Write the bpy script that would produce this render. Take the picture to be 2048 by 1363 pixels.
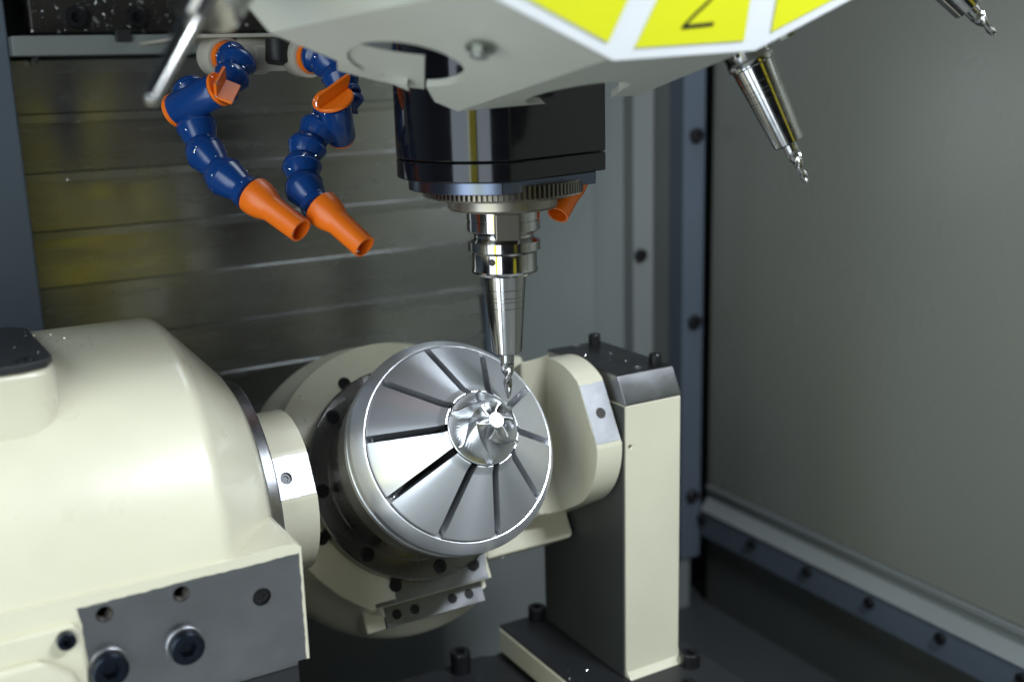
import bpy, bmesh, math, random
from mathutils import Vector, Matrix, Euler
random.seed(7)
R = math.radians
for o in list(bpy.data.objects): bpy.data.objects.remove(o)
sc = bpy.context.scene
COL = sc.collection

# ------------------------------------------------------------------ camera
F_PX, W_PX, H_PX = 2246.345, 2048, 1363
YAW, PIT, ROL = R(29.8575), R(13.5766), R(-1.5682)
fw = Vector((math.sin(YAW)*math.cos(PIT), math.cos(YAW)*math.cos(PIT), -math.sin(PIT)))
r0 = Vector((math.cos(YAW), -math.sin(YAW), 0)); u0 = r0.cross(fw)
rt = math.cos(ROL)*r0 + math.sin(ROL)*u0
up = -math.sin(ROL)*r0 + math.cos(ROL)*u0
def ray(px, py): return fw + ((px-W_PX/2)/F_PX)*rt - ((py-H_PX/2)/F_PX)*up
CAM = -0.712*ray(1008, 490)
cd = bpy.data.cameras.new('camera'); cam = bpy.data.objects.new('camera', cd); COL.objects.link(cam)
cam.matrix_world = Matrix(((rt.x, up.x, -fw.x, CAM.x), (rt.y, up.y, -fw.y, CAM.y), (rt.z, up.z, -fw.z, CAM.z), (0, 0, 0, 1)))
cd.sensor_width = 36; cd.lens = F_PX/W_PX*36; cd.clip_start = .02; cd.clip_end = 20
cd.dof.use_dof = True; cd.dof.focus_distance = .715; cd.dof.aperture_fstop = 4.2
sc.camera = cam
def atd(px, py, d): return CAM + d*ray(px, py)
def ony(px, py, y): d = ray(px, py); return CAM + d*((y-CAM.y)/d.y)
def onz(px, py, z): d = ray(px, py); return CAM + d*((z-CAM.z)/d.z)

# ------------------------------------------------------------------ light
wd = bpy.data.worlds.new('World'); sc.world = wd; wd.use_nodes = True
wd.node_tree.nodes['Background'].inputs[0].default_value = (.62, .72, .80, 1)
wd.node_tree.nodes['Background'].inputs[1].default_value = .014
def area(name, loc, target, sx, sy, power, col):
    l = bpy.data.lights.new(name, 'AREA'); l.shape = 'RECTANGLE'; l.size = sx; l.size_y = sy; l.energy = power; l.color = col
    o = bpy.data.objects.new(name, l); COL.objects.link(o); o.location = loc
    o.rotation_euler = (Vector(target)-Vector(loc)).to_track_quat('-Z', 'Y').to_euler(); return o
area('work_lamp', (.20, -.58, .46), (-.05, 0, -.14), .22, .07, 8.0, (.84, .92, 1))
area('door_light_left', (-.82, -.28, -.02), (-.15, -.02, -.08), .30, 1.05, 4.7, (.76, .88, 1))
area('door_light_right', (-.67, -.63, -.02), (-.15, -.02, -.08), .22, .95, 3.0, (.78, .89, 1))
area('yellow_reflection_left', (-.755, -.455, .06), (0, 0, .05), .13, .6, .55, (1, .93, .02))  # added lamp standing in for an unseen yellow thing mirrored in the spindle
area('yellow_reflection_front', (.16, -1.45, .15), (-.1, .3, 0), .26, .7, .22, (1, .93, .05))  # added lamp for the yellow reflection on the rear cover sheets
area('ceiling_lamp', (.28, .20, .72), (0, .08, -.12), .40, .28, 1.7, (.80, .90, 1))
sc.view_settings.view_transform = 'Standard'; sc.view_settings.look = 'None'
sc.view_settings.gamma = 1; sc.view_settings.use_curve_mapping = False; sc.view_settings.exposure = 0

# ------------------------------------------------------------------ materials
def mat(name, col, metal=0., rough=.5, spec=.5, coat=0., bump=None, var=0., vscale=30., aniso=0., tangent=None, rvar=0., stretch=(1, 1, 1), spots=None, emit=None):
    m = bpy.data.materials.new(name); m.use_nodes = True; nt = m.node_tree; N = nt.nodes; L = nt.links
    b = N['Principled BSDF']
    b.inputs['Base Color'].default_value = (*col, 1); b.inputs['Metallic'].default_value = metal
    b.inputs['Roughness'].default_value = rough; b.inputs['Specular IOR Level'].default_value = spec
    b.inputs['Coat Weight'].default_value = coat; b.inputs['Coat Roughness'].default_value = .12
    tc = N.new('ShaderNodeTexCoord'); mp = N.new('ShaderNodeMapping'); mp.inputs['Scale'].default_value = stretch
    L.new(tc.outputs['Object'], mp.inputs['Vector'])
    def noise(scale, detail=4):
        n = N.new('ShaderNodeTexNoise'); n.inputs['Scale'].default_value = scale; n.inputs['Detail'].default_value = detail
        L.new(mp.outputs[0], n.inputs['Vector']); return n
    csock = None
    if var:
        n = noise(vscale); cr = N.new('ShaderNodeValToRGB')
        cr.color_ramp.elements[0].position = .3; cr.color_ramp.elements[1].position = .7
        cr.color_ramp.elements[0].color = (*[c*(1-var) for c in col], 1); cr.color_ramp.elements[1].color = (*[min(1, c*(1+var*.5)) for c in col], 1)
        L.new(n.outputs['Fac'], cr.inputs[0]); csock = cr.outputs[0]
    if spots:
        n = noise(spots[0], 2); cr = N.new('ShaderNodeValToRGB'); cr.color_ramp.elements[0].position = spots[1]; cr.color_ramp.elements[1].position = spots[1]+.03
        L.new(n.outputs['Fac'], cr.inputs[0]); mx = N.new('ShaderNodeMix'); mx.data_type = 'RGBA'
        L.new(cr.outputs[0], mx.inputs['Factor']); mx.inputs['A'].default_value = (*col, 1)
        if csock: L.new(csock, mx.inputs['A'])
        mx.inputs['B'].default_value = (*spots[2], 1); csock = mx.outputs['Result']
    if csock: L.new(csock, b.inputs['Base Color'])
    if rvar:
        n = noise(vscale*2.3); mr = N.new('ShaderNodeMapRange'); mr.inputs['To Min'].default_value = max(.02, rough-rvar); mr.inputs['To Max'].default_value = rough+rvar
        mr.inputs['From Min'].default_value = .3; mr.inputs['From Max'].default_value = .7
        L.new(n.outputs['Fac'], mr.inputs['Value']); L.new(mr.outputs[0], b.inputs['Roughness'])
    if bump:
        n = noise(bump[0], 3); bp = N.new('ShaderNodeBump'); bp.inputs['Strength'].default_value = bump[1]; bp.inputs['Distance'].default_value = .001
        L.new(n.outputs['Fac'], bp.inputs['Height']); L.new(bp.outputs[0], b.inputs['Normal'])
    if aniso:
        b.inputs['Anisotropic'].default_value = aniso
        if tangent:
            if isinstance(tangent, str):
                sp_ = N.new('ShaderNodeSeparateXYZ'); L.new(tc.outputs['Object'], sp_.inputs[0])
                c2 = N.new('ShaderNodeCombineXYZ')
                if tangent == 'CONE':        # spread along the generatrix of turned cones, faces and rims
                    h1 = N.new('ShaderNodeVectorMath'); h1.operation = 'MULTIPLY'; L.new(tc.outputs['Object'], h1.inputs[0]); h1.inputs[1].default_value = (1, 1, 0)
                    ln_ = N.new('ShaderNodeVectorMath'); ln_.operation = 'LENGTH'; L.new(h1.outputs[0], ln_.inputs[0])
                    ng = N.new('ShaderNodeMath'); ng.operation = 'MULTIPLY'; ng.inputs[1].default_value = -1; L.new(ln_.outputs['Value'], ng.inputs[0])
                    L.new(sp_.outputs[0], c2.inputs[0]); L.new(sp_.outputs[1], c2.inputs[1]); L.new(ng.outputs[0], c2.inputs[2])
                else: c2.inputs[2].default_value = 1
                t = N.new('ShaderNodeVectorTransform'); t.vector_type = 'VECTOR'; t.convert_from = 'OBJECT'; t.convert_to = 'WORLD'; L.new(c2.outputs[0], t.inputs[0])
            else:
                t = N.new('ShaderNodeCombineXYZ')
                for i_ in range(3): t.inputs[i_].default_value = tangent[i_]
            L.new(t.outputs[0], b.inputs['Tangent'])
    return m
M = {}
M['cream'] = mat('cream_paint', (.68, .645, .495), rough=.34, coat=.45, bump=(55, .22), var=.09, vscale=11, rvar=.08, spots=(330, .79, (.34, .31, .25)))
M['creamt'] = mat('turret_paint', (.55, .55, .49), rough=.42, bump=(300, .05), var=.05, vscale=12)
M['white'] = mat('white_face', (.84, .85, .87), rough=.45, var=.03, vscale=20)
M['yellow'] = mat('yellow_sticker', (.80, .80, .015), rough=.45, var=.02, vscale=20)
M['ink'] = mat('black_ink', (.01, .01, .01), rough=.5)
M['steel'] = mat('ground_steel', (.30, .302, .318), metal=1, rough=.34, var=.16, vscale=28, rvar=.06, bump=(900, .03))
M['steelt'] = mat('dark_ground_top', (.10, .10, .105), metal=1, rough=.34, var=.15, vscale=30, rvar=.06)
M['steeld'] = mat('dark_turned_steel', (.28, .27, .265), metal=1, rough=.28, var=.08, vscale=25, rvar=.03)
M['steelm'] = mat('satin_milled_steel', (.36, .365, .385), metal=1, rough=.42, var=.12, vscale=120, rvar=.05, bump=(800, .10))
M['chrome'] = mat('polished_holder_steel', (.52, .51, .50), metal=1, rough=.13, aniso=.5, tangent='Z', rvar=.03, vscale=90)
M['carbide'] = mat('carbide_cutter', (.45, .44, .43), metal=1, rough=.2)
M['alu'] = mat('turned_aluminium', (.88, .89, .92), metal=.90, rough=.30, aniso=.75, tangent='CONE')
def ring_marks(m):
    nt = m.node_tree; N = nt.nodes; L = nt.links; b = N['Principled BSDF']
    tc = N.new('ShaderNodeTexCoord'); h = N.new('ShaderNodeVectorMath'); h.operation = 'MULTIPLY'; h.inputs[1].default_value = (1, 1, 0); L.new(tc.outputs['Object'], h.inputs[0])
    ln = N.new('ShaderNodeVectorMath'); ln.operation = 'LENGTH'; L.new(h.outputs[0], ln.inputs[0])
    sc_ = N.new('ShaderNodeMath'); sc_.operation = 'MULTIPLY'; sc_.inputs[1].default_value = 2600; L.new(ln.outputs['Value'], sc_.inputs[0])
    nz = N.new('ShaderNodeTexNoise'); nz.noise_dimensions = '1D'; nz.inputs['Scale'].default_value = 1; nz.inputs['Detail'].default_value = 3; L.new(sc_.outputs[0], nz.inputs['W'])
    bp = N.new('ShaderNodeBump'); bp.inputs['Strength'].default_value = .05; bp.inputs['Distance'].default_value = .0003; L.new(nz.outputs['Fac'], bp.inputs['Height']); L.new(bp.outputs[0], b.inputs['Normal'])
ring_marks(M['alu'])
M['aluimp'] = mat('milled_aluminium', (.74, .75, .77), metal=1, rough=.27)
M['bolt'] = mat('black_oxide', (.018, .018, .02), metal=.4, rough=.32)
M['boltg'] = mat('zinc_bolt', (.34, .36, .34), metal=1, rough=.33)
M['boltblue'] = mat('blued_bolt', (.02, .026, .038), metal=.9, rough=.3)
M['hole'] = mat('drilled_hole', (.05, .045, .04), metal=.7, rough=.5)
M['black'] = mat('black_gloss_housing', (.006, .006, .008), rough=.10, spec=.38, rvar=.02, vscale=60)
M['plate'] = mat('blued_plate', (.12, .14, .19), metal=1, rough=.28)
M['gear'] = mat('gear_steel', (.22, .20, .17), metal=1, rough=.4)
M['nose'] = mat('spindle_nose_steel', (.36, .33, .28), metal=1, rough=.4, rvar=.06, vscale=60)
M['blue'] = mat('blue_plastic', (.005, .042, .19), rough=.24, spec=.55, bump=(300, .03))
M['orange'] = mat('orange_plastic', (.86, .17, .008), rough=.36, spec=.45, var=.05, vscale=60)
M['ivory'] = mat('ivory_plastic', (.50, .47, .40), rough=.5, var=.08, vscale=40)
M['blackp'] = mat('black_rubber', (.012, .012, .013), rough=.5)
M['slat'] = mat('brushed_cover_sheet', (.40, .40, .395), metal=1, rough=.26, var=.12, vscale=9, rvar=.05, aniso=.88, tangent=(0, 0, 1), stretch=(.6, 1, 3), spots=(260, .76, (.6, .6, .6)))
M['panel'] = mat('grey_green_enclosure_paint', (.19, .21, .207), rough=.42, var=.06, vscale=5)
M['panelb'] = mat('blue_grey_enclosure_paint', (.095, .118, .15), rough=.45, var=.06, vscale=8)
M['paneld'] = mat('dark_enclosure_paint', (.07, .075, .07), rough=.5, var=.1, vscale=8)
M['wall'] = mat('greenish_grey_door_paint', (.205, .21, .178), rough=.27, spec=.75, var=.05, vscale=3, rvar=.03, stretch=(1, 1, .4))
M['lip'] = mat('ledge_paint', (.20, .215, .21), rough=.45, var=.05, vscale=10)
M['floor'] = mat('machine_floor_paint', (.045, .048, .05), rough=.45, var=.15, vscale=6)
M['dark'] = mat('dark_cast_base', (.022, .023, .025), rough=.45, var=.2, vscale=20)
M['column'] = mat('oily_dark_plate', (.045, .042, .036), metal=.6, rough=.4, var=.3, vscale=30, spots=(160, .70, (.35, .35, .35)))
M['swarf'] = mat('swarf_metal', (.8, .8, .82), metal=1, rough=.2)

def angular_marks(m, count, strength, axis_shift=0.):
    """fine milling steps fanned about local Z, as bump"""
    nt = m.node_tree; N = nt.nodes; L = nt.links; b = N['Principled BSDF']
    tc = N.new('ShaderNodeTexCoord'); sx = N.new('ShaderNodeSeparateXYZ'); L.new(tc.outputs['Object'], sx.inputs[0])
    at = N.new('ShaderNodeMath'); at.operation = 'ARCTAN2'; L.new(sx.outputs[1], at.inputs[0]); L.new(sx.outputs[0], at.inputs[1])
    le = N.new('ShaderNodeVectorMath'); le.operation = 'LENGTH'; cx = N.new('ShaderNodeCombineXYZ'); L.new(sx.outputs[0], cx.inputs[0]); L.new(sx.outputs[1], cx.inputs[1]); L.new(cx.outputs[0], le.inputs[0])
    tw = N.new('ShaderNodeMath'); tw.operation = 'MULTIPLY_ADD'; L.new(le.outputs['Value'], tw.inputs[0]); tw.inputs[1].default_value = -28; L.new(at.outputs[0], tw.inputs[2])
    mu = N.new('ShaderNodeMath'); mu.operation = 'MULTIPLY'; L.new(tw.outputs[0], mu.inputs[0]); mu.inputs[1].default_value = count/2/math.pi
    fr = N.new('ShaderNodeMath'); fr.operation = 'FRACT'; L.new(mu.outputs[0], fr.inputs[0])
    bp = N.new('ShaderNodeBump'); bp.inputs['Strength'].default_value = strength; bp.inputs['Distance'].default_value = .0006
    L.new(fr.outputs[0], bp.inputs['Height']); L.new(bp.outputs[0], b.inputs['Normal'])
M['aluhub'] = mat('milled_aluminium_floor', (.70, .71, .73), metal=1, rough=.28)

# ------------------------------------------------------------------ mesh helpers
def finish(bm, name, m, parent=None, smooth=30, bevel=0., segs=2, loc=None, rot=None):
    bmesh.ops.recalc_face_normals(bm, faces=bm.faces)
    me = bpy.data.meshes.new(name)
    for f in bm.faces: f.smooth = True
    for e in bm.edges:
        if len(e.link_faces) == 2 and e.calc_face_angle(0) > R(smooth): e.smooth = False
    bm.to_mesh(me); bm.free(); me.materials.append(M[m] if isinstance(m, str) else m)
    o = bpy.data.objects.new(name, me); COL.objects.link(o)
    if parent: o.parent = parent
    if loc is not None: o.location = loc
    if rot is not None: o.rotation_euler = rot
    if bevel:
        b = o.modifiers.new('bevel', 'BEVEL'); b.width = bevel; b.segments = segs; b.limit_method = 'ANGLE'; b.angle_limit = R(35); b.harden_normals = True
    return o
def link(me, name, parent, loc=(0, 0, 0), rot=None, scale=1.):
    o = bpy.data.objects.new(name, me); COL.objects.link(o); o.parent = parent; o.location = loc
    if rot is not None: o.rotation_euler = rot if not hasattr(rot, 'to_euler') else rot.to_euler()
    o.scale = (scale,)*3 if not hasattr(scale, '__len__') else scale
    return o
def box(bm, x0, x1, y0, y1, z0, z1, mtx=None):
    v = [bm.verts.new(Vector((x, y, z)) if mtx is None else mtx @ Vector((x, y, z))) for x in (x0, x1) for y in (y0, y1) for z in (z0, z1)]
    for q in ((0, 1, 3, 2), (4, 6, 7, 5), (0, 4, 5, 1), (2, 3, 7, 6), (0, 2, 6, 4), (1, 5, 7, 3)): bm.faces.new([v[i] for i in q])
    return v
def lathe(bm, prof, n=64, mtx=None, a0=0., a1=None, cap=True):
    """profile of (r,z) about local Z; r 0 closes to a point"""
    full = a1 is None; rows = []
    for r, z in prof:
        if r < 1e-7: rows.append([bm.verts.new(Vector((0, 0, z)) if mtx is None else mtx @ Vector((0, 0, z)))]); continue
        row = []
        for i in range(n if full else n+1):
            a = 2*math.pi*i/n if full else a0+(a1-a0)*i/n
            p = Vector((r*math.cos(a), r*math.sin(a), z)); row.append(bm.verts.new(p if mtx is None else mtx @ p))
        rows.append(row)
    for A, B in zip(rows, rows[1:]):
        k = n
        for i in range(k):
            j = (i+1) % n if full else i+1
            if len(A) == 1 and len(B) == 1: continue
            if len(A) == 1: bm.faces.new((A[0], B[i], B[j]))
            elif len(B) == 1: bm.faces.new((A[i], A[j], B[0]))
            else: bm.faces.new((A[i], A[j], B[j], B[i]))
    if cap and full:
        for row in (rows[0], rows[-1]):
            if len(row) > 2: bm.faces.new(row)
    return rows
def prism(bm, poly, t0, t1, f):
    """extrude 2D polygon; f(u,v,t)->Vector"""
    A = [bm.verts.new(f(u, v, t0)) for u, v in poly]; B = [bm.verts.new(f(u, v, t1)) for u, v in poly]
    n = len(poly)
    bm.faces.new(A); bm.faces.new(B[::-1])
    for i in range(n): bm.faces.new((A[i], A[(i+1) % n], B[(i+1) % n], B[i]))
def tube(bm, pts, rad, n=12, cap=True):
    rows = []
    for i, p in enumerate(pts):
        d = (pts[min(i+1, len(pts)-1)]-pts[max(i-1, 0)]).normalized(); q = d.to_track_quat('Z', 'Y')
        r = rad[i] if hasattr(rad, '__len__') else rad
        rows.append([bm.verts.new(p + q @ Vector((r*math.cos(2*math.pi*k/n), r*math.sin(2*math.pi*k/n), 0))) for k in range(n)])
    for A, B in zip(rows, rows[1:]):
        for i in range(n): bm.faces.new((A[i], A[(i+1) % n], B[(i+1) % n], B[i]))
    if cap: bm.faces.new(rows[0]); bm.faces.new(rows[-1])
def cut(obj, cutters, sharp=30):
    """boolean difference, applied; cutters removed"""
    for c in cutters:
        md = obj.modifiers.new('cut', 'BOOLEAN'); md.operation = 'DIFFERENCE'; md.solver = 'EXACT'; md.object = c
    bpy.context.view_layer.update()
    dg = bpy.context.evaluated_depsgraph_get(); me = bpy.data.meshes.new_from_object(obj.evaluated_get(dg)); old = obj.data
    obj.modifiers.clear(); obj.data = me; me.name = old.name
    bm = bmesh.new(); bm.from_mesh(me); bmesh.ops.remove_doubles(bm, verts=bm.verts, dist=1e-6)
    for e in bm.edges: e.smooth = not (len(e.link_faces) == 2 and e.calc_face_angle(0) > R(sharp))
    for f in bm.faces: f.smooth = True
    bm.to_mesh(me); bm.free()
    if not me.materials: me.materials.append(old.materials[0])
    for c in cutters: bpy.data.objects.remove(c)
def cyl_cutter(loc, rot, r, h0, h1, n=32, r2=None, parent=None):
    bm = bmesh.new(); lathe(bm, [(r, h0), (r2 or r, h1)], n); o = finish(bm, 'cutter', 'hole', None)
    o.matrix_world = (parent.matrix_world if parent else Matrix()) @ Matrix.Translation(loc) @ rot.to_matrix().to_4x4(); return o
def thing(name, label, cat, loc=(0, 0, 0), rot=(0, 0, 0), group=None, scale=1.):
    o = bpy.data.objects.new(name, None); COL.objects.link(o); o.location = loc; o.rotation_euler = rot; o.scale = (scale,)*3
    o.empty_display_size = .01; o['label'] = label; o['category'] = cat
    if group: o['group'] = group
    bpy.context.view_layer.update(); return o
def tag(o, label, cat, group=None):
    o['label'] = label; o['category'] = cat
    if group: o['group'] = group
    return o
def sub(o, parent):
    bpy.context.view_layer.update(); o.parent = parent; o.matrix_parent_inverse = parent.matrix_world.inverted(); return o
def struct(o, label=None):
    o['kind'] = 'structure'
    if label: o['label'] = label
    return o
XAX = Euler((0, R(90), 0))       # local Z -> +X
FRONT = Euler((R(90), 0, 0))     # local Z -> -Y
mX = Matrix.Rotation(R(90), 4, 'Y')

# shared fasteners (unit head radius 1, seated at z=0)
def socket_head(name, m, h=1.0, hexr=.5, depth=.62, n=24):
    bm = bmesh.new()
    def hx(a): a = (a % (math.pi/3))-math.pi/6; return hexr*math.cos(math.pi/6)/math.cos(a)
    rings = [[(1, 0)]*n, [(1, h-.1)]*n, [(.9, h)]*n, [(hx(2*math.pi*i/n)*1.08, h) for i in range(n)], [(hx(2*math.pi*i/n), h-.08) for i in range(n)], [(hx(2*math.pi*i/n), h-depth) for i in range(n)]]
    rows = [[bm.verts.new((r*math.cos(2*math.pi*i/n), r*math.sin(2*math.pi*i/n), z)) for i, (r, z) in enumerate(rg)] for rg in rings]
    for A, B in zip(rows, rows[1:]):
        for i in range(n): bm.faces.new((A[i], A[(i+1) % n], B[(i+1) % n], B[i]))
    bm.faces.new(rows[-1]); bm.faces.new(rows[0])
    o = finish(bm, name, m); me = o.data; bpy.data.objects.remove(o); return me
def hex_flange(name, m):
    bm = bmesh.new(); lathe(bm, [(1.25, 0), (1.25, .2), (1.0, .28)], 24); 
    bm2 = [(.86*math.cos(R(60*i)), .86*math.sin(R(60*i))) for i in range(6)]
    prism(bm, bm2, .25, .8, lambda u, v, t: Vector((u, v, t))); lathe(bm, [(.62, .8), (.55, .9)], 18)
    o = finish(bm, name, m); me = o.data; bpy.data.objects.remove(o); return me
SH = socket_head('socket_head', 'bolt'); SHB = socket_head('socket_head_blued', 'boltblue')
SHF = socket_head('flat_socket_screw', 'bolt', h=.25, hexr=.5, depth=.2)
HF = hex_flange('flange_bolt_head', 'boltg')
BTN = socket_head('button_screw', 'bolt', h=.7, hexr=.45, depth=.4, n=18)

# ================================================================== SETTING
YB = .36
def boxobj(name, m, x0, x1, y0, y1, z0, z1, parent=None, bevel=.0, **k):
    bm = bmesh.new(); box(bm, x0, x1, y0, y1, z0, z1); return finish(bm, name, m, parent, bevel=bevel, **k)
struct(boxobj('floor', 'floor', -1.6, .72, -1.3, .62, -.56, -.525))
M['reflector'] = mat('pale_reflector_paint', (.30, .31, .31), rough=.4)
bm = bmesh.new(); prism(bm, [(-.30, -.50), (-.92, -.24), (-.92, -.26), (-.31, -.52)], -1.2, .46, lambda u, v, t: Vector((t, u, v))); struct(finish(bm, 'reflector_panel', 'reflector'))  # added pale panel below the view, only there to reflect in the metal
# rear way cover, overlapping sheets
wc = bpy.data.objects.new('rear_way_cover', None); COL.objects.link(wc); struct(wc)
sl_h = .0465
for i in range(11):
    zt = .1245 - i*sl_h; off = .0022*(i % 2)
    bm = bmesh.new()
    # sheet with a folded lower lip, leaning very slightly
    y0 = YB + off; pr = [(y0+.004, zt), (y0+.0065, zt), (y0+.0065, zt-sl_h+.004), (y0-.004, zt-sl_h+.004), (y0-.004, zt-sl_h-.0035), (y0-.0018, zt-sl_h-.0035), (y0-.0018, zt-sl_h+.0015)]
    ln = random.Random(i*7+3).uniform(-.0016, .0016)
    pr = [(y0+ln, zt), (y0-.0022-ln, zt-sl_h+.006), (y0-.0042, zt-sl_h+.005), (y0-.0042, zt-sl_h-.0015), (y0-.0030, zt-sl_h-.0015), (y0+.004, zt-sl_h+.004), (y0+.004, zt)]
    prism(bm, pr, -.2325, .177, lambda u, v, t: Vector((t, u, v)))
    finish(bm, 'cover_sheet', 'slat', wc)
# fixed panels behind and beside it
struct(boxobj('wall_back', 'paneld', -1.2, .60, YB+.05, YB+.07, -.56, .9))
struct(boxobj('wall_left_panel', 'panelb', -1.2, -.2335, YB-.012, YB+.02, -.56, .9, bevel=.002))
bs = struct(boxobj('edge_strip', 'panelb', .178, .1935, YB-.004, YB+.03, -.195, .60, bevel=.001))
struct(boxobj('wall_back_lower_panel', 'lip', -.2330, .3150, YB-.012, YB-.0072, -.53, -.1955, bevel=.0015))
struct(boxobj('wall_back_panel', 'panel', .1940, .3150, YB+.001, YB+.04, -.53, .60, bevel=.002))
st = struct(boxobj('mounting_strip', 'lip', .3680, .3950, YB+.004, YB+.045, -.53, .60, bevel=.0015))
struct(boxobj('recess_panel', 'panel', .3155, .3670, YB+.02, YB+.045, -.53, .60))
struct(boxobj('corner_recess_panel', 'paneld', .3955, .4290, YB+.02, YB+.045, -.53, .60))
cs = struct(boxobj('corner_strip', 'panelb', .4295, .4590, YB-.004, YB+.045, -.462, .60, bevel=.0015))
struct(boxobj('corner_post', 'lip', .4295, .4465, YB, YB+.045, -.53, -.4625))
for z in (.24, .033, -.174, -.383): link(BTN, 'bolt', cs, (.445, YB-.004, z), FRONT, .0082)
for z in (.17, -.092, -.35): link(BTN, 'bolt', st, (.376, YB+.004, z), FRONT, .0072)
# right wall, ledge
rw = struct(boxobj('wall_right', 'wall', .4685, .50, -1.3, YB-.006, -.372, .9))
ld = bpy.data.objects.new('wall_ledge', None); COL.objects.link(ld); struct(ld)
bm = bmesh.new(); prism(bm, [(.472, -.3735), (.4655, -.3735), (.4655, -.3785), (.472, -.3785)], -1.3, YB-.006, lambda u, v, t: Vector((u, t, v))); finish(bm, 'lip', 'lip', ld)
bm = bmesh.new(); prism(bm, [(.474, -.379), (.4676, -.379), (.4676, -.3890), (.4585, -.4000), (.4562, -.4017), (.474, -.4017)], -1.3, YB-.006, lambda u, v, t: Vector((u, t, v))); finish(bm, 'sloped_ledge', 'lip', ld)
lf = boxobj('ledge_face', 'panelb', .4575, .474, -1.3, YB-.006, -.4340, -.402, ld)
boxobj('ledge_skirt', 'paneld', .4685, .49, -1.3, YB-.006, -.53, -.4345, ld)
for i in range(9): link(BTN, 'bolt', lf, (.4575, .349-.0850*i, -.4125), Euler((0, R(-90), 0)), .0058)
# rail and column above the way cover
rl = tag(boxobj('guide_rail', 'lip', -.2335, .12, YB-.030, YB-.008, .1275, .1425, bevel=.0012), 'grey horizontal rail across the top of the rear sheet cover', 'rail')
boxobj('clip', 'blackp', -.158, -.146, YB-.034, YB-.028, .137, .146, rl, bevel=.001)
boxobj('stop', 'blackp', -.2185, -.2155, YB-.026, YB-.012, .122, .1273, rl)
cp = tag(boxobj('column_plate', 'column', -.215, .30, YB+.0, YB+.03, .1445, .40, bevel=.002), 'dark oily plate with sockets above the grey rail', 'plate')
for px in (150, 270): 
    p = ony(px, 36, YB); link(SH, 'bolt', cp, (p.x, YB+.0, p.z), FRONT, .0085)
bm = bmesh.new()
for q in range(6):
    pass
bm.free()

# ================================================================== ROTARY UNIT
AY, AZ = .0707, -.1588
# ---- drive unit (big cream body at left)
dr = thing('rotary_drive_unit', 'big round cream casting of the rotary drive at the left edge', 'machine housing', (-.38, AY, -.2115))
def rel(o, root):
    o.parent = root; o.matrix_parent_inverse = Matrix.Translation(root.location).inverted(); return o
bm = bmesh.new(); lathe(bm, [(.0, -.60), (.1252, -.60), (.1252, -.2085), (.1246, -.2050), (.1228, -.2020), (.1200, -.1995), (.0860, -.1700), (.0790, -.1660), (0, -.1660)], 128, Matrix.Translation((0, AY, AZ)) @ mX)
drum = finish(bm, 'drum_housing', 'cream', smooth=28)
bm = bmesh.new(); lathe(bm, [(.05, -.1665), (.0765, -.1660), (.0778, -.1648), (.0778, -.1592), (.0770, -.1582), (.05, -.1580)], 128, Matrix.Translation((0, AY, AZ)) @ mX)
rel(finish(bm, 'bearing_ring', 'steel'), dr)
# foot casting with front machined patch
def jag(poly, step, amp, seed=1):
    g = random.Random(seed); out = []
    for (a, b), (c, d) in zip(poly, poly[1:]+poly[:1]):
        L = math.hypot(c-a, d-b); n = max(1, int(L/step)); nx, ny = (d-b)/L, -(c-a)/L; w = 0
        for i in range(n):
            w = .6*w + g.uniform(-1, 1)*amp if i else 0; f = i/n; out.append((a+(c-a)*f+nx*w, b+(d-b)*f+ny*w))
    return out
patch = [(-.2838, -.1486), (-.1668, -.1476), (-.1668, -.2120), (-.2660, -.2120), (-.2790, -.1985), (-.2815, -.190), (-.2820, -.158)]
bm = bmesh.new()
foot = [(-.60, -.2118), (-.60, -.1425), (-.2000, -.1422), (-.1790, -.1412), (-.1690, -.1415), (-.1655, -.1440), (-.1655, -.2118)]
prism(bm, foot, -.0556, .196, lambda u, v, t: Vector((u, t, v)))
ft = finish(bm, 'foot_casting', 'cream')
bm = bmesh.new(); prism(bm, jag([(u, v) for u, v in patch[:2]]+[(-.1668, -.23), (-.2660, -.23)]+patch[4:], .0018, .00028), -.08, -.0405, lambda u, v, t: Vector((u, t, v)))
pc = finish(bm, 'cutter', 'hole'); pc2 = pc.copy(); COL.objects.link(pc2); cut(ft, [pc]); cut(drum, [pc2]); rel(drum, dr)
bv = ft.modifiers.new('bevel', 'BEVEL'); bv.width = .0014; bv.segments = 2; bv.limit_method = 'ANGLE'; bv.angle_limit = R(40); bv.harden_normals = True
rel(ft, dr)
bm = bmesh.new(); prism(bm, [(u*1, v) for u, v in [(-.2848, -.1476), (-.1658, -.1466), (-.1658, -.2120), (-.2670, -.2120), (-.2800, -.1980), (-.2826, -.190), (-.2831, -.156)]], -.0548, -.0410, lambda u, v, t: Vector((u, t, v)))
pt = finish(bm, 'machined_pad', 'steel')
ct = [cyl_cutter((x, -.0548, z), FRONT, .0044, -.011, .01, 28) for x, z in ((-.2708, -.1555), (-.2319, -.1548))]
ct += [cyl_cutter((-.1894, -.0548, -.1681), FRONT, .0052, -.005, .01, 28)]
cut(pt, ct); rel(pt, dr)
for x, z in ((-.2708, -.1555), (-.2319, -.1548)):       # threads of the tapped holes
    bm = bmesh.new()
    pf = []
    for k in range(9): pf += [(.0043, -.001-.001*k), (.0034, -.0015-.001*k)]
    lathe(bm, pf, 24, cap=False); o = finish(bm, 'thread', 'hole', None, smooth=60, loc=(x, -.0548, z), rot=FRONT); sub(o, pt)
def bolt_on(me, name, root, loc, rot, s):
    o = link(me, name, root, loc, rot, s); o.matrix_parent_inverse = Matrix.Translation(root.location).inverted(); return o
bolt_on(SHF, 'set_screw', dr, (-.1894, -.0512, -.1681), FRONT, .0050)
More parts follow.
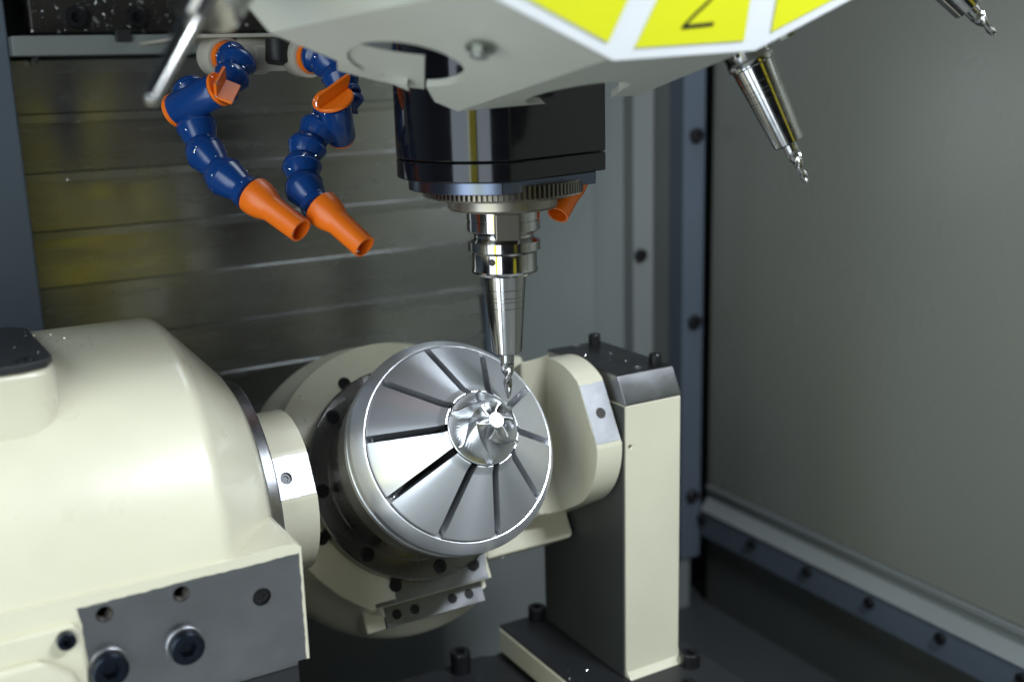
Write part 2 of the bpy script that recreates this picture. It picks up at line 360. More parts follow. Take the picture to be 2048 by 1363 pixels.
for x, z in ((-.2327, -.1834), (-.2717, -.1839)):
    bm = bmesh.new(); lathe(bm, [(.0063, 0), (.0102, 0), (.0102, .0014), (.0098, .0018), (.0063, .0018)], 32, cap=False)
    o = finish(bm, 'washer', 'steelm', None, loc=(x, -.0548, z), rot=FRONT); rel(o, dr)
    bolt_on(SHB, 'bolt', dr, (x, -.0566, z), FRONT, (.0089, .0089, .0055))
# left flank foot with pocket
bm = bmesh.new()
prism(bm, [(-.60, -.2118), (-.60, -.1565), (-.2865, -.1545), (-.2828, -.1600), (-.2822, -.190), (-.2795, -.1990), (-.2668, -.2118)], -.0592, -.050, lambda u, v, t: Vector((u, t, v)))
fl = finish(bm, 'clamp_lug', 'cream', bevel=.002); 
rel(fl, dr)
bm = bmesh.new(); prism(bm, [(-.60, -.2118), (-.60, -.1705), (-.3035, -.1680), (-.2905, -.1790), (-.2790, -.2118)], -.0640, -.0585, lambda u, v, t: Vector((u, t, v)))
rel(finish(bm, 'lug_rib', 'cream', bevel=.003, segs=3), dr)
bolt_on(SHB, 'bolt', dr, (-.2909, -.0592, -.1612), FRONT, .0046)
# top boss and black cover
bm = bmesh.new(); 
boss = [(-.60, .09), (-.284, .09), (-.2745, .080), (-.2725, .0), (-.2765, -.010), (-.2880, -.0150), (-.60, -.0175)]
prism(bm, boss, -.085, -.0345, lambda u, v, t: Vector((u, v, t))); rel(finish(bm, 'top_boss', 'cream', bevel=.004, segs=3), dr)
bm = bmesh.new(); prism(bm, [(u-.001, v*.985) for u, v in boss], -.0343, -.0300, lambda u, v, t: Vector((u, v, t))); rel(finish(bm, 'top_cover', 'dark', bevel=.0008), dr)
p = onz(55, 727, -.030); bolt_on(SHF, 'cover_screw', dr, (p.x, p.y+.008, -.030), None, .0046)
# riser block below
rb = tag(boxobj('riser_block', 'dark', -.60, -.1700, -.0500, .19, -.3700, -.2122, bevel=.001), 'dark steel riser block under the left cream casting', 'block')
boxobj('ground_edge', 'steel', -.60, -.1712, -.0518, -.0496, -.2160, -.2128, rb)

# ---- tilting cradle
TILT = R(60.5); TR = (TILT, 0, 0)
O_T = Vector((-.0221, AY, AZ))
cr = thing('tilting_cradle', 'cream tilting cradle between the drive casting and the support post', 'cradle', O_T, TR)
def stadium(Rr, flat, zb, n=48):
    a0 = math.acos(flat/Rr) if flat < Rr else 0.
    pts = []
    pts.append((-Rr, zb)); pts.append((Rr, zb)); pts.append((Rr, 0))
    for i in range(1, n):
        a = (math.pi/2-a0)*i/n; pts.append((Rr*math.cos(a), Rr*math.sin(a)))
    y = math.sqrt(Rr*Rr-flat*flat); pts.append((y, flat)); pts.append((-y, flat))
    for i in range(n-1, 0, -1):
        a = (math.pi/2-a0)*i/n; pts.append((-Rr*math.cos(a), Rr*math.sin(a)))
    pts.append((-Rr, 0)); return pts
fx = lambda u, v, t: Vector((t, u, v))
HZ = -.0524     # housing front face
bm = bmesh.new(); lathe(bm, [(0, HZ), (.060, HZ), (.1030, HZ), (.1040, HZ-.001), (.1044, HZ-.014), (.1075, HZ-.026), (.1130, HZ-.036), (.1150, HZ-.044), (.1150, HZ-.056), (.1130, HZ-.066), (.1060, HZ-.078), (.0920, HZ-.088), (0, HZ-.090)], 128)
hs = finish(bm, 'table_housing', 'cream', cr)
bm = bmesh.new(); box(bm, -.0505, .13, -.13, -.0895, HZ-.0135, HZ+.02); c1 = finish(bm, 'cutter', 'cream'); c1.matrix_world = cr.matrix_world
bm = bmesh.new(); box(bm, .0440, .13, -.13, -.0735, HZ-.10, HZ+.03); c2 = finish(bm, 'cutter', 'cream'); c2.matrix_world = cr.matrix_world
cut(hs, [c1, c2])
bm = bmesh.new(); prism(bm, stadium(.0534, .0512, -.104), -.1359, -.1060, fx); la = finish(bm, 'left_arm', 'cream', cr, bevel=.0012)
bm = bmesh.new(); prism(bm, stadium(.0566, .0508, -.060), .1016, .1232, fx); ra = finish(bm, 'right_arm', 'cream', cr, bevel=.0012)
web = [(-.0556, -.104), (.0556, -.104), (.0556, .0118), (.0300, -.0025), (.0100, -.0140), (-.0060, -.0210), (-.0220, -.0245), (-.0556, -.0255)]
bm = bmesh.new(); prism(bm, web, .0835, .1020, fx); finish(bm, 'arm_web', 'cream', cr, smooth=30, bevel=.002, segs=3)
bm = bmesh.new()                          # soft fillet where the web meets the cheek
rows = []
for q in range(7):
    f = R(90)*q/6; rows.append([bm.verts.new((.0900+.0120*math.sin(f)-.0002, y_, z_+.0120*(1-math.cos(f))-.0004)) for y_, z_ in web[2:]])
    
for A, B in zip(rows, rows[1:]):
    for i in range(len(A)-1): bm.faces.new((A[i], A[i+1], B[i+1], B[i]))
base_ = [bm.verts.new((.1025, y_, z_-.003)) for y_, z_ in web[2:]]
for i in range(len(base_)-1): bm.faces.new((rows[-1][i], rows[-1][i+1], base_[i+1], base_[i])); bm.faces.new((base_[i], base_[i+1], rows[0][i+1], rows[0][i]))
bm.faces.new([r_[0] for r_ in rows]+[base_[0]]); bm.faces.new([r_[-1] for r_ in rows]+[base_[-1]])
finish(bm, 'fillet', 'cream', cr, smooth=40)
# lower shoulder block of the right arm
bm = bmesh.new(); prism(bm, [(.045, -.0300), (.045, -.0760), (.1195, -.0760), (.1225, -.0735), (.1225, -.0300)], -.100, -.0515, lambda u, v, t: Vector((u, v, t))); finish(bm, 'shoulder', 'cream', cr, bevel=.003, segs=3)
bm = bmesh.new(); prism(bm, [(.085, .0300), (.085, .0760), (.1195, .0760), (.1225, .0735), (.1225, .0300)], -.100, -.0515, lambda u, v, t: Vector((u, v, t))); finish(bm, 'shoulder', 'cream', cr, bevel=.003, segs=3)
# machined flats on the arms with holes
def flatpad(name, x0, x1, y, z, holex, hr):
    bm = bmesh.new(); prism(bm, jag([(x0, -y), (x1, -y), (x1, y), (x0, y)], .0016, .00022, 5), z-.004, z+.0005, lambda u, v, t: Vector((u, v, t))); o = finish(bm, name, 'steelm', cr); bpy.context.view_layer.update()
    cut(o, [cyl_cutter((holex, -.0005, z), Euler((0, 0, 0)), hr, -.0060, .01, 28, parent=cr)])
    arm = la if holex < 0 else ra; md = arm.modifiers[0] if arm.modifiers else None
    arm.modifiers.clear(); cut(arm, [cyl_cutter((holex, -.0005, z), Euler((0, 0, 0)), hr+.0002, -.0050, .01, 28, parent=cr)]); return o
flatpad('machined_flat', -.1355, -.1063, .0132, .0512, -.1230, .0038); flatpad('machined_flat', .1020, .1228, .0222, .0508, .1128, .0040)
link(SHF, 'set_screw', cr, (-.1230, -.0005, .0490), None, .0037)
bm = bmesh.new(); lathe(bm, [(.0038, .0505), (.0034, .0478), (0, .0476)], 24, Matrix.Translation((.1128, -.0005, 0))); finish(bm, 'hole', 'hole', cr)
# steel pad at the lower front with stepped block
bm = bmesh.new(); prism(bm, [(-.0415, -.0630), (-.0365, -.0700), (-.0330, -.0790), (-.0345, -.0885), (.0410, -.0885), (.0435, -.0700), (.0425, -.0600)], HZ-.010, HZ+.0006, lambda u, v, t: Vector((u, v, t)))
pd = finish(bm, 'machined_pad', 'steel', cr, bevel=.0004)
bm = bmesh.new(); prism(bm, [(-.0500, -.0893), (-.0500, -.0860), (.0420, -.0860), (.0420, -.0893)], HZ-.010, HZ+.0003, lambda u, v, t: Vector((u, v, t))); finish(bm, 'pad_edge', 'steel', cr, bevel=.0003)
bm = bmesh.new(); box(bm, -.0400, .0405, -.1047, -.0820, HZ-.032, HZ-.0130); lb = finish(bm, 'stepped_block', 'steel', cr, bevel=.0004)
bm = bmesh.new(); box(bm, -.0560, -.0402, -.1050, -.0820, HZ-.034, HZ-.0135); finish(bm, 'block_end', 'cream', cr, bevel=.002)
for x in (-.031, -.0165, .0145, .0285):
    bm = bmesh.new(); lathe(bm, [(.0037, 0), (.0037, .0003), (.0032, .0003), (.0030, .0001), (0, .0001)], 24); finish(bm, 'dowel_hole', 'bolt', lb, loc=(x, -.0965, HZ-.013))
for i in range(8):
    a = R(22.5+45*i); link(SHF, 'bolt', cr, (.0832*math.cos(a), .0832*math.sin(a), HZ+(.0006 if i in (5, 6) else 0)), Euler((0, 0, i*1.3)), (.0048, .0048, .0050))
# ---- rotating face plate
fp = thing('rotary_face_plate', 'dark steel rotary face plate ring bolted to the cradle', 'face plate', O_T + Matrix.Rotation(TILT, 3, 'X') @ Vector((0, 0, HZ)), TR)
bm = bmesh.new(); lathe(bm, [(.0, .0006), (.0790, .0006), (.0800, .0016), (.0800, .0118), (.0790, .0130), (.0660, .0130), (.0655, .0136), (.0655, .0500), (0, .0500)], 128); finish(bm, 'flange_ring', 'steeld', fp)
for i in range(8):
    a = R(0+45*i+.3); 
    bm_ = None
    bm = bmesh.new(); lathe(bm, [(.0052, .0131), (.0052, .0133), (.0044, .0133), (.0044, .0131)], 24, cap=False); finish(bm, 'counterbore', 'bolt', fp, loc=(.0722*math.cos(a), .0722*math.sin(a), 0))
    link(SHF, 'bolt', fp, (.0722*math.cos(a), .0722*math.sin(a), .0130), Euler((0, 0, i)), .0044)
# ---- collet fixture (silver disc with ten slotted segments)
fxr = thing('collet_fixture', 'silver aluminium cone fixture with ten radial slots on the rotary plate', 'fixture', O_T + Matrix.Rotation(TILT, 3, 'X') @ Vector((0, 0, -.002)), TR)
ZS = .002     # local z = z' + .002
def P(r, z): return (r, z+ZS)
bm = bmesh.new(); lathe(bm, [P(.0, .0), P(.0700, .0), P(.0708, .001), P(.0708, .0225), P(.0700, .0235), P(.0, .0235)], 128); finish(bm, 'back_plate', 'steel', fxr)
bm = bmesh.new(); lathe(bm, [P(0, .024), P(.0725, .024), P(.0738, .0252), P(.0738, .0300), P(.0733, .0303), P(.0733, .0309), P(.0738, .0312), P(.0738, .0322), P(.0733, .0325), P(.0733, .0331), P(.0740, .0335), P(.0745, .0345), P(.0745, .0396), P(.0742, .0403), P(.0686, .0485), P(.0680, .0490), P(.0673, .0489), P(.0669, .0478), P(.0655, .0470), P(.0520, .0310), P(.0515, .0300), P(0, .0300)], 128); bd = finish(bm, 'body', 'alu', fxr, smooth=25)
bm = bmesh.new(); lathe(bm, [P(0, .0302), P(.0512, .0302), P(.0512, .0306), P(.0250, .0306), P(.0245, .0312), P(.0245, .082), P(0, .082)], 96); finish(bm, 'core', 'bolt', fxr)  # black core puts the shade of the slots into its colour
PH = 96.4; GAP = .0024
prof = [(.0512, .0315), (.0650, .0474), (.0666, .0484), (.0666, .0510), (.0661, .0517), (.0300, .0796), (.0290, .0806), (.0272, .0832), (.0260, .0850), (.0254, .0857), (.0248, .0857)]
NA = 14; bm = bmesh.new(); rows = []
for r, z in prof:
    half = R(18) - math.asin(GAP/r); rows.append([bm.verts.new((r*math.cos(-half+2*half*i/NA), r*math.sin(-half+2*half*i/NA), z+ZS)) for i in range(NA+1)])
# underside rows close the wedge
for r, z in ((.0248, .0315),):
    half = R(18) - math.asin(GAP/r); rows.append([bm.verts.new((r*math.cos(-half+2*half*i/NA), r*math.sin(-half+2*half*i/NA), z+ZS)) for i in range(NA+1)])
for A, B in zip(rows, rows[1:]+rows[:1]):
    for i in range(NA): bm.faces.new((A[i], A[i+1], B[i+1], B[i]))
bm.faces.new([r[0] for r in rows]); bm.faces.new([r[-1] for r in rows])
sg = finish(bm, 'segment', 'alu', fxr, smooth=25); SEG = sg.data; sg.rotation_euler = (0, 0, R(PH+18))
for k in range(1, 10): link(SEG, 'segment', fxr, (0, 0, 0), Euler((0, 0, R(PH+18+36*k))))
# ---- impeller
im = thing('impeller', 'small bright aluminium impeller with twisted blades at the centre of the silver cone', 'impeller', O_T + Matrix.Rotation(TILT, 3, 'X') @ Vector((0, 0, .0858)), TR)
def hubp(s): return (.0051+(.0238-.0051)*s**1.30, .0196*(1-s)**1.45+.0012)
bm = bmesh.new(); pf = [(0, .0), (.0240, 0), (.0245, .0003), (.0245, .0010), (.0241, .0014)] + [hubp(1-i/24) for i in range(25)] + [(.0051, .0213), (.0049, .0218), (0, .0218)]
rows_h = lathe(bm, pf, 336)
for row in rows_h:
    if len(row) < 3: continue
    for i_, v_ in enumerate(row):
        r_ = math.hypot(v_.co.x, v_.co.y)
        if v_.co.z < .0011 or v_.co.z > .02: continue
        k_ = min(1, max(0, (r_-.0105)/.006)) if r_ < .0233 else 0; ph_ = ((i_ + 900*(.0245-r_)*2.2) % 6)/6
        v_.co.z += .00028*k_*ph_
finish(bm, 'hub', 'aluhub', im, smooth=40)
bm = bmesh.new(); lathe(bm, [(0, .02175), (.0047, .02175), (.0047, .0220), (.0003, .0221), (0, .0221)], 48); finish(bm, 'turned_tip', 'alu', im)
def blade(scale_s0, thick):
    bm = bmesh.new(); NS, NT = 22, 5; grid = {}
    for side in (-1, 1):
        for i in range(NS+1):
            s = scale_s0+(1-scale_s0)*i/NS
            rh, zh = hubp(s); zh -= .0008
            rs = .0128+(.0243-.0128)*s**1.5; zs = .0196-.0142*s**1.15
            if scale_s0 > 0: zs = .0190-.0128*s**1.25
            for j in range(NT+1):
                t = j/NT; r = rh+(rs-rh)*t; z = zh+(zs-zh)*t
                th = R(84)*(1-(1-s)**1.5) - R(16)*s**3 - R(20)*t*(1-s)**1.3
                tk = thick*(1-.50*t)*(.55+.45*min(1, (s-scale_s0)*8))/max(r, .004)
                grid[side, i, j] = bm.verts.new((r*math.cos(th+side*tk/2), r*math.sin(th+side*tk/2), z))
    for side in (-1, 1):
        for i in range(NS):
            for j in range(NT): bm.faces.new((grid[side, i, j], grid[side, i+1, j], grid[side, i+1, j+1], grid[side, i, j+1]))
    for i in range(NS):
        for j in (0, NT): bm.faces.new((grid[-1, i, j], grid[-1, i+1, j], grid[1, i+1, j], grid[1, i, j]))
    for j in range(NT):
        for i in (0, NS): bm.faces.new((grid[-1, i, j], grid[-1, i, j+1], grid[1, i, j+1], grid[1, i, j]))
    return bm
b0 = finish(blade(0., .0019), 'blade', 'aluimp', im, smooth=50); b0.rotation_euler = (0, 0, R(-105))
for k in range(1, 6): link(b0.data, 'blade', im, (0, 0, 0), Euler((0, 0, R(-105+60*k))))

# ---- support post
ps = thing('support_post', 'cream support post with grey steel cap holding the right end of the cradle', 'post', (.13, .0725, -.345))
def prel(o): return rel(o, ps)
x0, x1 = .1050, .1550
bm = bmesh.new(); prism(bm, [(.0150, -.1290), (.0150, -.3320), (.0138, -.3395), (.0085, -.3445), (.1365, -.3445), (.1312, -.3395), (.1300, -.3320), (.1300, -.1290)], x0, x1, lambda u, v, t: Vector((t, u, v)))
pb = finish(bm, 'column', 'cream'); cut(pb, [cyl_cutter((.1092, .0150, -.1604), FRONT, .0016, -.008, .01, 20)])
bv = pb.modifiers.new('bevel', 'BEVEL'); bv.width = .0008; bv.segments = 2; bv.limit_method = 'ANGLE'; bv.angle_limit = R(40); bv.harden_normals = True
prel(pb)
bm = bmesh.new(); prism(bm, [(.0149, -.1289), (.0149, -.1272), (.0250, -.1087), (.1200, -.1087), (.1301, -.1272), (.1301, -.1289)], x0-.0002, x1+.0001, lambda u, v, t: Vector((t, u, v))); prel(finish(bm, 'cap', 'steel', bevel=.0005))
prel(boxobj('top_plate', 'steelt', x0-.0001, x1, .0252, .1198, -.1086, -.1080))
M['flank'] = mat('dull_grey_flank', (.07, .073, .07), metal=.3, rough=.45, var=.15, vscale=10)
prel(boxobj('bearing_face', 'flank', x0-.0016, x0-.0001, .0165, .1285, -.3440, -.1300))
for x, y in ((.1518-.005, .1155), (.1518-.004, .0365)): 
    o = link(SH, 'bolt', ps, (x, y, -.1080), None, (.0048, .0048, .0075)); o.matrix_parent_inverse = Matrix.Translation(ps.location).inverted()
for x, y in ((.1301, .1165), (.1297, .0335)):
    bm = bmesh.new(); lathe(bm, [(.0030, 0), (.0030, .0004), (.0022, .0004), (.0020, -.0001), (0, -.0001)], 20); prel(finish(bm, 'plug', 'steelm', loc=(x, y, -.1080)))
# foot flange of the post
bm = bmesh.new(); prism(bm, [(.0640, .1425), (.0640, -.06), (.178, -.06), (.178, .1425)], -.3680, -.3465, lambda u, v, t: Vector((u, v, t))); prel(finish(bm, 'foot_flange', 'cream', bevel=.002))
bm = bmesh.new(); prism(bm, [(.0652, .1412), (.0652, -.058), (.1768, -.058), (.1768, .1412)], -.3466, -.3446, lambda u, v, t: Vector((u, v, t))); prel(finish(bm, 'flange_top', 'dark', bevel=.0006))
for x, y in ((.098, .134), (.158, .004), (.128, -.030)):
    o = link(SH, 'bolt', ps, (x, y, -.3446), None, (.0075, .0075, .011)); o.matrix_parent_inverse = Matrix.Translation(ps.location).inverted()
# air fitting on the right flank
bm = bmesh.new(); q = .1552
lathe(bm, [(.0070, q), (.0070, q+.004), (.0050, q+.005), (.0050, q+.010), (.0058, q+.011), (.0058, q+.014), (0, q+.0145)], 20, Matrix.Translation((0, .042, -.1520)) @ mX)
tube(bm, [Vector((q+.008, .042, -.153)), Vector((q+.009, .040, -.166)), Vector((q+.009, .039, -.176))], [.0045, .0042, .0036], 14)
prel(finish(bm, 'air_fitting', 'lip'))

# ---- bed plate under the unit
bp = thing('bed_plate', 'dark bed plate under the post foot with black cap screws', 'base plate', (0, .05, -.40))
bm = bmesh.new(); prism(bm, [(-.60, .147), (.048, .147), (.060, .141), (.0635, .1425), (.182, .1425), (.182, -.20), (-.60, -.20)], -.40, -.3705, lambda u, v, t: Vector((u, v, t))); rel(finish(bm, 'plate', 'dark', bevel=.0015), bp)
rel(boxobj('machine_table', 'steelt', -.62, .20, -.25, .155, -.46, -.4005, bevel=.002), bp)
rel(boxobj('pedestal', 'dark', -.50, .17, -.20, .12, -.526, -.4602), bp)
for px, py, s, h in ((922, 1318, .0085, .018), (1027, 1226, .0065, .014)):
    p = onz(px, py+22, -.3705); o = link(SH, 'bolt', bp, (p.x, min(p.y, .138), -.3705), None, (s, s, h)); o.matrix_parent_inverse = Matrix.Translation(bp.location).inverted()

# ================================================================== SPINDLE
sp = thing('spindle_head', 'black glossy spindle nose hanging above the silver cone', 'spindle', (0, 0, .15))
def srel(o): return rel(o, sp)
vc = math.atan2(-.87, -.49)         # azimuth that faces the camera
def dshape(r, a_from, a_to, n=72):
    pts = []
    for i in range(n+1):
        a = a_to + (2*math.pi-(a_to-a_from))*i/n; pts.append((r*math.cos(a), r*math.sin(a)))
    return pts
fz = lambda u, v, t: Vector((u, v, t))
def dprism(name, m, r, z0, z1, bevel, da=R(4), db=R(92)):
    bm = bmesh.new(); prism(bm, dshape(r, vc+da, vc+db), z0, z1, fz); return srel(finish(bm, name, m, bevel=bevel, smooth=25))
dprism('housing', 'black', .0652, .0572, .20, .0010)
dprism('housing_ring', 'black', .0652, .0452, .0568, .0010)
bm = bmesh.new(); lathe(bm, [(.0630, .0566), (.0640, .0570), (.0640, .0574)], 72, cap=False); bm.free()
dprism('retainer_plate', 'plate', .0585, .0376, .0450, .0006, R(0), R(86))
# toothed ring
bm = bmesh.new(); n = 96; pr = []
for i in range(n):
    a = 2*math.pi*i/n
    for da, rr in ((-.3, .0478), (-.18, .0505), (.18, .0505), (.3, .0478)): pr.append((rr*math.cos(a+da*2*math.pi/n), rr*math.sin(a+da*2*math.pi/n)))
prism(bm, pr, .0332, .0415, fz); srel(finish(bm, 'toothed_ring', 'gear', smooth=20))
bm = bmesh.new(); lathe(bm, [(.0, .0331), (.0470, .0331), (.0455, .0316), (.0340, .0314), (.0345, .0308), (.0345, .0252), (.0335, .0238), (.0300, .0232), (0, .0232)], 96); srel(finish(bm, 'nose', 'nose'))
for s in (0, 1):                        # drive keys
    bm = bmesh.new(); box(bm, -.0078, .0078, -.0292, -.0175, .0065, .0236); bmesh.ops.rotate(bm, verts=bm.verts, cent=(0, 0, 0), matrix=Matrix.Rotation(vc+R(90)+R(5)+s*math.pi, 3, 'Z'))
    srel(finish(bm, 'drive_key', 'gear', bevel=.0012))

# ---- tool holders: spindle coordinates, z=0 at the flange
def holder_parts(root, tip, cut_r, end=-.0700, R0=.0136, R1=.0096, nose=.0207, fl0=.22, tap=.62):
    bm = bmesh.new()
    lathe(bm, [(.0, .0325), (.0150, .0325), (.0190, .0232), (.0228, .0230), (.0232, .0225), (.0232, .0172), (.0226, .0170), (.0226, .0165), (.0232, .0163), (.0232, .0105), (.0226, .0098), (.0190, .0078), (.0190, .0060), (.0222, .0040), (.0231, .0034), (.0231, -.0022), (.0224, -.0028), (nose+.0005, -.0032), (nose+.0001, -.0040), (nose, -.0130), (nose+.0006, -.0150), (nose+.0001, -.0165), (min(nose, .0185), -.0180), (.0140, -.0184), (0, -.0184)], 96)
    fl = finish(bm, 'flange', 'chrome', root, smooth=25)
    bm = bmesh.new(); lathe(bm, [(.0022, -.0006), (.0022, .0004), (.0018, .0004), (.0016, .0002), (0, .0002)], 18)
    a = vc - R(22); o = finish(bm, 'balance_hole', 'hole', fl, loc=(.0206*math.cos(a), .0206*math.sin(a), -.0078)); o.rotation_euler = Vector((math.cos(a), math.sin(a), 0)).to_track_quat('Z', 'Y').to_euler()
    pf = [(0, -.0180), (R0-.0004, -.0180), (R0, -.0190)]
    L0, L1 = -.0190, end
    rr = lambda z: R0+(R1-R0)*(z-L0)/(L1-L0)
    for g in (-.0275, -.0325, -.0350, -.0395): pf += [(rr(g+.0003), g+.0003), (rr(g)-.0003, g+.0001), (rr(g)-.0003, g-.0001), (rr(g-.0003), g-.0003)]
    pf += [(rr(end+.0008), end+.0008), (R1-.0008, end), (.0044, end), (.0042, end+.001), (0, end+.001)]
    bm = bmesh.new(); lathe(bm, pf, 96); finish(bm, 'taper_chuck', 'chrome', root, smooth=20)
    # fluted tapered cutter
    bm = bmesh.new(); NZ, NA = 70, 24; z0 = end+.001; rows = []
    for i in range(NZ+1):
        z = z0+(tip-z0)*i/NZ; f = i/NZ; row = []
        base = cut_r*(1-.08*f) if f < .30 else cut_r*(.976-tap*(f-.30)/.70)
        if f > .985: base *= .55 if tap > .3 else .9
        fl_d = 0 if f < fl0 else min(1, (f-fl0)/.10)
        for k in range(NA):
            a = 2*math.pi*k/NA; tw = -z*235
            w = (2*(a+tw)/(2*math.pi)) % 1.0
            r = base*(1-fl_d*(.46*max(0, math.sin(math.pi*min(1, w/.62)))**.8 if w < .62 else 0))
            row.append(bm.verts.new((r*math.cos(a), r*math.sin(a), z)))
        rows.append(row)
    for A, B in zip(rows, rows[1:]):
        for k in range(NA): bm.faces.new((A[k], A[(k+1) % NA], B[(k+1) % NA], B[k]))
    bm.faces.new(rows[0]); bm.faces.new(rows[-1]); finish(bm, 'end_mill', 'carbide', root, smooth=40)
h0 = thing('tool_holder', 'polished steel tool holder in the spindle with its end mill above the impeller', 'tool holder', (0, 0, 0), group='tool holders with end mills')
holder_parts(h0, -.1010, .0046)

# ---- turret
TS = .97; TEPS, TPH = .512, .0433
TC = CAM + TS*(Vector((-.003, -.2655, .2738))-CAM); TRX = R(90)+TEPS
tu = thing('tool_turret', 'cream tool turret with white polygon face and yellow numbered stickers at the top', 'tool turret', TC, (TRX, 0, 0), scale=TS)
NT = 14; stp = 2*math.pi/NT
def tp(rho, eta, k): a = k*stp+TPH; return Vector((rho*math.sin(a), -rho*math.cos(a), eta))
def tring(bm, rho, eta): return [bm.verts.new(tp(rho, eta, k-.5)) for k in range(NT)]
bm = bmesh.new(); A = tring(bm, .1908, 0); B = tring(bm, .1908, -.004); 
bm.faces.new(A); bm.faces.new(B)
for i in range(NT): bm.faces.new((A[i], A[(i+1) % NT], B[(i+1) % NT], B[i]))
finish(bm, 'face_plate', 'white', tu, bevel=.0008)
bm = bmesh.new(); rings = [tring(bm, r, z) for r, z in ((.1918, -.0041), (.2765, -.1005), (.2730, -.1022), (.1885, -.0085), (.1850, -.0041))]
for A, B in zip(rings, rings[1:]+rings[:1]):
    for i in range(NT): bm.faces.new((A[i], A[(i+1) % NT], B[(i+1) % NT], B[i]))
cv = finish(bm, 'cover', 'creamt', tu)
bpy.context.view_layer.update()
BE = .7245
def tool_frame(k):
    d = (tp(1, 0, k)*math.cos(BE)+Vector((0, 0, math.sin(BE)))).normalized()      # towards the cutter tip
    p = tp(.2762, -.0552, k); z = -d; x = tp(1, 0, k+NT/4); x = (x-x.dot(z)*z).normalized(); y = z.cross(x)
    m = Matrix(((x.x, y.x, z.x, p.x), (x.y, y.y, z.y, p.y), (x.z, y.z, z.z, p.z), (0, 0, 0, 1)))
    return m @ Matrix.Translation((0, 0, .0385))
cs_ = []
for k in range(-7, 7):
    bm = bmesh.new(); lathe(bm, [(.0298, -.06), (.0298, .14)], 40); c = finish(bm, 'cutter', 'hole'); c.matrix_world = tu.matrix_world @ tool_frame(k); cs_.append(c)
def facet_plane(k):
    A, B, D = [TC + Matrix.Rotation(TRX, 3, 'X') @ (TS*v_) for v_ in (tp(.1918, -.0041, k-.5), tp(.1918, -.0041, k+.5), tp(.2765, -.1005, k+.5))]
    return A, (B-A).cross(D-A).normalized()
def facet_cut(k, pts):
    A, n_ = facet_plane(k); q = []
    for x, y in pts:
        d_ = ray(x, y); q.append(CAM + d_*((A-CAM).dot(n_)/d_.dot(n_)))
    bm = bmesh.new(); lo = [bm.verts.new(p-n_*.03) for p in q]; hi = [bm.verts.new(p+n_*.03) for p in q]; m_ = len(q)
    bm.faces.new(lo); bm.faces.new(hi)
    for i in range(m_): bm.faces.new((lo[i], lo[(i+1) % m_], hi[(i+1) % m_], hi[i]))
    return finish(bm, 'cutter', 'hole')
cs_.append(facet_cut(-1, [(790, 118), (850, 125), (848, 166), (885, 232), (838, 232), (806, 152)]))
cs_.append(facet_cut(0, [(1040, 221), (1100, 205), (1150, 193), (1190, 184), (1246, 180), (1206, 207), (1206, 290), (1030, 290)]))
cut(cv, cs_, 10)
bv = cv.modifiers.new('bevel', 'BEVEL'); bv.width = .0012; bv.segments = 2; bv.limit_method = 'ANGLE'; bv.angle_limit = R(10); bv.harden_normals = True
bm = bmesh.new(); lathe(bm, [(0, -.02), (.149, -.02), (.149, -.17), (.205, -.138), (.205, -.20), (0, -.20)], 56); finish(bm, 'inner_drum', 'blackp', tu)
A_, B_, D_ = [TC + Matrix.Rotation(TRX, 3, 'X') @ (TS*v_) for v_ in (tp(.1918, -.0041, -1.5), tp(.1918, -.0041, -.5), tp(.2765, -.1005, -.5))]
nf = (B_-A_).cross(D_-A_).normalized()
def on_facet(x, y): d_ = ray(x, y); return CAM + d_*((A_-CAM).dot(nf)/d_.dot(nf))
bm = bmesh.new(); gv = {}
for sd in (0, 1):
    for i in range(9):
        for j in range(4):
            f = i/8; w = on_facet(668+f*170, 66+j/3*(64+10*f)+f*8)
            gv[sd, i, j] = bm.verts.new(w + fw*(.010+.022*math.sin(math.pi*f*.5)+.002*sd))
for sd in (0, 1):
    for i in range(8):
        for j in range(3): bm.faces.new((gv[sd, i, j], gv[sd, i+1, j], gv[sd, i+1, j+1], gv[sd, i, j+1]))
for i in range(8):
    for j in (0, 3): bm.faces.new((gv[0, i, j], gv[0, i+1, j], gv[1, i+1, j], gv[1, i, j]))
for j in range(3):
    for i in (0, 8): bm.faces.new((gv[0, i, j], gv[0, i, j+1], gv[1, i, j+1], gv[1, i, j]))
gd = finish(bm, 'pocket_guard', 'creamt'); sub(gd, tu)
for k in (-5, -3, -1, 1, 3, 5):
    n = tp(1, 0, k)*(.096)+Vector((0, 0, .0812)); n.normalize()
    link(HF, 'bolt', tu, tp(.2157*math.cos(stp/2)/math.cos(stp/2), -.0350, k), n.to_track_quat('Z', 'Y'), .0056)
